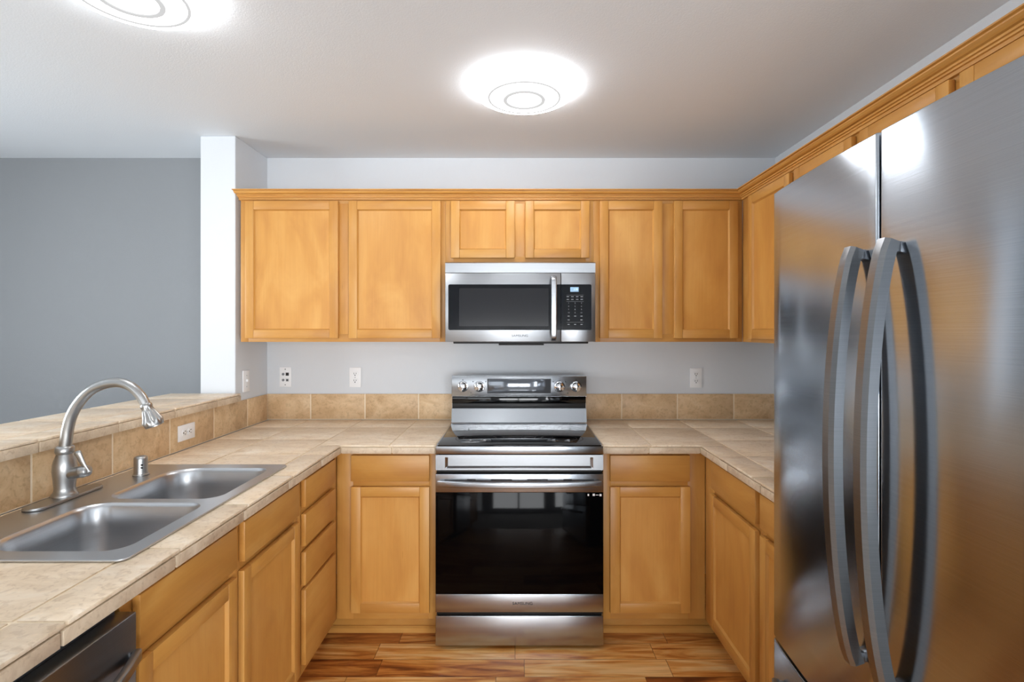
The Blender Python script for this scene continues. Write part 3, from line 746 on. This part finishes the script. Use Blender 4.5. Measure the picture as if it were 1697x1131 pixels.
# handle: bowed bar
bm = bmesh.new(); hp = []
for i in range(25):
    t = -1+2*i/24; hp.append((t*.366, -.020-.032*(1-t*t), .755-.0*(1-t*t)))
sweep(bm, hp, rrect(-.007, .007, -.014, .014, .005, 4)); hd = obj('oven_handle', bm, STEEL, dr, 50)
for s in (-1, 1):
    bm = bmesh.new(); bx(bm, s*.352-.012, s*.352+.012, -.026, -.002, .743, .767, bev=.003); obj('handle_bracket', bm, STEEL, hd)
# drawer
rb('shadow_gap', (-hw+.004, hw-.004, .010, .036, .1518, .1678), BLACK)
rb('storage_drawer', (-hw, hw, -.002, .034, .0165, .1510), STEEL, bev=.003)
# backguard
gy = 2.98-RY
bm = bmesh.new(); W = .3775
prism(bm, [(gy, 1.187), (gy+.012, 1.190), (gy+.10, 1.186), (gy+.10, .90), (gy-.026, .90), (gy-.026, .9265), (gy-.0215, .930), (gy+.0, 1.005), (gy+.022, 1.007), (gy+.022, 1.072), (gy-.004, 1.074)], -W, W, 'x')
bgd = obj('backguard', bm, STEEL, rg, 20)
rb('control_panel', (-W, W, gy-.008, gy-.0035, 1.0745, 1.1865), STEEL, bgd, .002)
rb('vent_band', (-W+.002, W-.002, gy+.003, gy+.0215, 1.034, 1.0715), BLACKG, bgd)
rb('vent_opening', (-W+.002, W-.002, gy+.010, gy+.0215, 1.008, 1.033), BLACK, bgd)
kg = 2.975/F
def gx(px): return (px-857)*kg-.0105
dp = rb('display', (gx(809.3), gx(911.8), gy-.0105, gy-.0082, 1.094, 1.170), plain('display_glass', (120, 124, 130), .08, .6), bgd, .0008)
bm = bmesh.new()
dx0, dx1 = gx(807.5), gx(913.2)
bx(bm, dx0, gx(809.2), gy-.0108, gy-.0082, 1.0925, 1.1715); bx(bm, gx(911.9), dx1, gy-.0108, gy-.0082, 1.0925, 1.1715)
bx(bm, dx0, dx1, gy-.0108, gy-.0082, 1.1702, 1.1730); bx(bm, dx0, dx1, gy-.0108, gy-.0082, 1.0910, 1.0938); obj('display_frame', bm, GREYP, dp)
for px in (767, 794.4, 927.2, 954.7):
    x = gx(px); Mk = Matrix.Translation((x, gy-.0082, 1.129)) @ Matrix.Rotation(PI/2, 4, 'X')
    bm = bmesh.new(); lathe(bm, [(.0285, 0), (.0285, .003), (.024, .004), (.0225, .022), (.020, .025), (0, .026)], Mk, 36)
    k = obj('burner_knob', bm, CHROME, rg, 50)
    bm = bmesh.new(); v = bx(bm, -.0065, .0065, -.021, .021, .025, .036, bev=.002)
    for p in bm.verts: p.co = Mk @ p.co
    obj('knob_grip', bm, CHROME, k, 40)
    bm = bmesh.new(); lathe(bm, [(.0300, .0002), (.0300, .0012), (.0287, .0012), (.0287, .0002)], Mk, 36); obj('knob_scale', bm, INK, k, 40)
bm = bmesh.new()
for px, pz in ((784, 1.157), (805, 1.157), (780.5, 1.094), (916.5, 1.156), (937.3, 1.156), (941, 1.092), (767, 1.166), (954.7, 1.166)):
    bm = bmesh.new(); lathe(bm, [(.0028, 0), (.0028, .0006), (0, .0006)], Matrix.Translation((gx(px), gy-.0082, pz)) @ Matrix.Rotation(PI/2, 4, 'X'), 12)
    obj('indicator_mark', bm, INK, bgd)

# ------------------------------------------------------------------ microwave
MY = 2.673; km = MY/F
mw = thing('microwave_oven', 'stainless over-the-range microwave with dark window hanging under short cabinet', 'microwave', (.016, MY, 1.384))
def mx_(px): return (px-857)*km-.016
def mz(py): return 1.44-(py-549)*km-1.384
mb = .378
rm = lambda name, d, m, p=mw, bev=.001: box_obj(name, d, m, p, bev)
rm('body', (-mb+.006, mb-.006, .022, .46, .004, .400), GREYP)
bm = bmesh.new(); prism(bm, [(.0, .350), (.0, .398), (.006, .4035), (.022, .4035), (.022, .350)], -mb, mb, 'x'); obj('top_grille', bm, STEEL_MW, mw)
xs = mx_(929.7)
door = rm('door', (-mb, xs-.001, 0, .021, .002, .3475), STEEL_MW, bev=.002)
cp = rm('control_panel', (xs+.001, mb, 0, .021, .002, .3475), STEEL_MW, bev=.002)
bm = bmesh.new(); prism(bm, rrect(mx_(743), xs-.0012, mz(547.4), mz(471.6), [.008, .0005, .0005, .008], 5), -.0016, 0, 'y'); obj('door_glass', bm, SMOKE, door)
bm = bmesh.new(); prism(bm, rrect(mx_(761), mx_(909), mz(541), mz(478), .004, 4), -.0020, -.0015, 'y'); obj('door_window', bm, SMOKE2, door)
bm = bmesh.new(); prism(bm, rrect(xs+.0012, mx_(980.2), mz(547.4), mz(471.6), [.0005, .008, .008, .0005], 5), -.0016, 0, 'y'); ck = obj('control_glass', bm, SMOKE, cp)
box_obj('clock_display', (mx_(945), mx_(959), -.0024, -.0015, mz(484), mz(476.2)), SCREEN, ck, .0003)
text_mesh('clock_digits', '1:35', .013, LED, ck, (mx_(954), -.0026, mz(480.2)), (PI/2, 0, 0), .0001)
bm = bmesh.new()
for y in (489.5, 500, 534.5):
    bm = bmesh.new(); bx(bm, mx_(939), mx_(967) , -.0020, -.0015, mz(y)-.0003, mz(y)+.0003)
    obj('panel_line', bm, PRINT, ck)
rows = [('1', '2', '3'), ('4', '5', '6'), ('7', '8', '9'), ('+30', '0', 'GO')]
for r, row in enumerate(rows):
    for c_, s in enumerate(row):
        text_mesh('key', s, .0085 if len(s) == 1 else .006, PRINT, ck, (mx_(942.3+c_*10.6), -.0018, mz(502.7+r*5.3)), (PI/2, 0, 0), .0001)
for py in (492, 496.5):
    for px in (941, 948.5, 956.5, 964):
        bm = bmesh.new(); bx(bm, mx_(px)-.006, mx_(px)+.006, -.0020, -.0015, mz(py)-.0015, mz(py)+.0015); obj('key', bm, PRINT, ck)
for px, py in ((942.3, 524.3), (953, 524.3), (963.6, 524.3), (942.3, 530.5), (963.6, 530.5), (942.3, 538), (953, 538), (963.6, 538)):
    bm = bmesh.new(); bx(bm, mx_(px)-.005, mx_(px)+.005, -.0020, -.0015, mz(py)-.0017, mz(py)+.0017); obj('key', bm, PRINT, ck)
bm = bmesh.new(); sweep(bm, smooth_path([(mx_(917.5), -.002, mz(459.5)), (mx_(917.5), -.026, mz(463)), (mx_(917.5), -.032, mz(475)), (mx_(917.5), -.035, mz(511)), (mx_(917.5), -.032, mz(547)), (mx_(917.5), -.026, mz(560)), (mx_(917.5), -.002, mz(563.5))], 5), rrect(-.0135, .0135, -.006, .006, .005, 4), up=Vector((0, -1, 0)))
obj('door_handle', bm, STEEL_MW, mw, 50)
text_mesh('logo', 'SAMSUNG', .0165, INK, door, (mx_(861.5), -.0004, mz(556.8)), (PI/2, 0, 0), xs=1.1)
bm = bmesh.new(); bx(bm, -.340, .345, .02, .44, -.008, .0035, bev=.003); bx(bm, -.11, .12, .02, .20, -.016, -.008, bev=.003); obj('base_vent', bm, BLACK, mw)

# ------------------------------------------------------------------ dishwasher
dw = thing('dishwasher', 'stainless dishwasher with bowed handle under the near end of the left counter', 'dishwasher', (-.80, .506, 0), PI/2)
# local x -> +Y, local y -> -X
box_obj('tub', (.004, .596, .035, .60, .10, .866), GREYP, dw)
box_obj('door', (.003, .597, -.010, .030, .115, .858), DARKST, dw, .003)
box_obj('toe_panel', (.003, .597, .055, .07, .002, .1), BLACK, dw)
bm = bmesh.new(); sweep(bm, [(.300+t*.288/10, -.018-.055*(1-(t/10)**2), .772-.0*t) for t in range(-10, 11)], rrect(-.008, .008, -.013, .013, .006, 4)); dh = obj('handle', bm, HANDLE, dw, 50)
for x in (.012, .588):
    bm = bmesh.new(); bx(bm, x-.008, x+.008, -.022, -.010, .762, .782, bev=.002); obj('handle_bracket', bm, HANDLE, dh)

# ------------------------------------------------------------------ refrigerator
YN, YM, YFAR = .555, 1.0095, 1.478
fr = thing('refrigerator', 'tall stainless french-door refrigerator with bowed handles on the right', 'refrigerator', (0, 0, 0))
def fxs(y): return .687+.022*((y-1.015)/.462)**2
def front_poly(ya, yb, ra, rb_, back=.755, n=18):
    """outline (x,y) of a door seen from above; ra, rb_: corner roll at ya, yb"""
    pts = []
    for i in range(9):
        a = i/8*PI/2; pts.append((fxs(ya)+ra*(1-math.sin(a)), ya+ra*(1-math.cos(a))))
    ys = [ya+ra+(yb-rb_-ya-ra)*i/n for i in range(1, n)]
    pts += [(fxs(y), y) for y in ys]
    for i in range(9):
        a = PI/2*(1-i/8); pts.append((fxs(yb)+rb_*(1-math.sin(a)), yb-rb_*(1-math.cos(a))))
    pts += [(back, yb), (back, ya)]
    return pts
def fdoor(name, ya, yb, z0, z1, ra, rb_):
    bm = bmesh.new(); prism(bm, front_poly(ya, yb, ra, rb_), z0, z1, 'z')
    # round the top and bottom edges
    es = [e for e in bm.edges if abs(e.verts[0].co.z-e.verts[1].co.z) < 1e-6]
    bmesh.ops.bevel(bm, geom=es, offset=.003, segments=3, affect='EDGES', profile=.5)
    return obj(name, bm, FRIDGE, fr, 40)
fridge_handle_x = .612
def fhandle(parent, y):
    bm = bmesh.new(); pts = []; z0, z1 = .782, 1.604; x_at = fxs(y)
    for i in range(41):
        t = -1+2*i/40
        bow = (1-t*t)**.75
        pts.append((x_at-.016-.044*bow, y, (z0+z1)/2+t*(z1-z0)/2))
    sec = [(-.0165, -.0130), (-.0165, .005), (-.010, .0125), (.010, .0125), (.0165, .005), (.0165, -.0130)]
    sweep(bm, pts, sec, up=Vector((-1, 0, 0)))
    h = obj('door_handle', bm, HANDLE, parent, 25)
    bm = bmesh.new()
    for z in (z0+.012, z1-.012): bx(bm, x_at-.016, x_at+.003, y-.011, y+.011, z-.010, z+.010, bev=.002)
    obj('handle_mount', bm, DARKST, h)
d1 = fdoor('door', YM+.0035, YFAR, .600, 1.820, .006, .016)
d2 = fdoor('door', YN, YM-.0035, .600, 1.820, .016, .006)
fhandle(d1, 1.060); fhandle(d2, .962)
fz = fdoor('freezer_drawer', YN, YFAR, .065, .590, .016, .016)
bm = bmesh.new(); sweep(bm, [(fxs(1.015+t*.4)-.014-.045*(1-t*t)**.75, 1.015+t*.40, .50) for t in [(-1+2*i/30) for i in range(31)]], rrect(-.010, .010, -.0145, .0145, .006, 4)); fh = obj('drawer_handle', bm, HANDLE, fz, 40)
bm = bmesh.new()
for y in (.625, 1.405): bx(bm, fxs(y)-.014, fxs(y)+.003, y-.01, y+.01, .49, .51, bev=.002)
obj('handle_mount', bm, DARKST, fh)
box_obj('cabinet_body', (.765, 1.515, YN+.006, YFAR-.006, .03, 1.798), GREYP, fr, .003)
box_obj('base_grille', (.775, .79, YN+.02, YFAR-.02, .003, .029), BLACK, fr)
bm = bmesh.new(); bx(bm, .756, .7645, YN+.012, YFAR-.012, .07, 1.795); obj('door_gasket', bm, BLACK, fr)
for y in (YN+.03, YFAR-.03):
    bm = bmesh.new(); bx(bm, .785, .90, y-.022, y+.022, 1.7985, 1.832, bev=.004); obj('hinge_cover', bm, GREYP, fr)

# ------------------------------------------------------------------ ceiling lights
def lamp(loc, label):
    t = thing('ceiling_light', label, 'ceiling light', loc, 0, None)
    bm = bmesh.new(); lathe(bm, [(0, -.0005), (.190, -.0005), (.192, -.004), (.19, -.010), (.18, -.012), (0, -.012)], n=72); obj('pan', bm, WHITEP, t, 40)
    bm = bmesh.new(); lathe(bm, [(.196, -.003), (.209, -.004), (.214, -.010), (.213, -.018), (.206, -.032), (.185, -.044), (.150, -.050), (.10, -.056), (.05, -.059), (0, -.060)], n=72); df = obj('diffuser', bm, LAMP, t, 60)
    bm = bmesh.new()
    lathe(bm, [(.072, -.0570), (.0725, -.0615), (.0875, -.0615), (.088, -.0570)], n=72); obj('trim_ring', bm, RINGM, df, 40)
    bm = bmesh.new(); lathe(bm, [(.143, -.0495), (.1435, -.0530), (.1525, -.0530), (.153, -.0485)], n=72); obj('trim_ring', bm, RINGM, df, 40)
lamp((.03, 2.225, ZC), 'round white flush ceiling light above the middle of the kitchen, fully in view')
lamp((-1.13, 1.55, ZC), 'round white flush ceiling light over the sink, cut by the top edge')
lamp((-.35, -1.35, ZC), 'added round white ceiling light, unseen behind the camera, for frontal fill')  # extra lamp out of view, added as a fill source
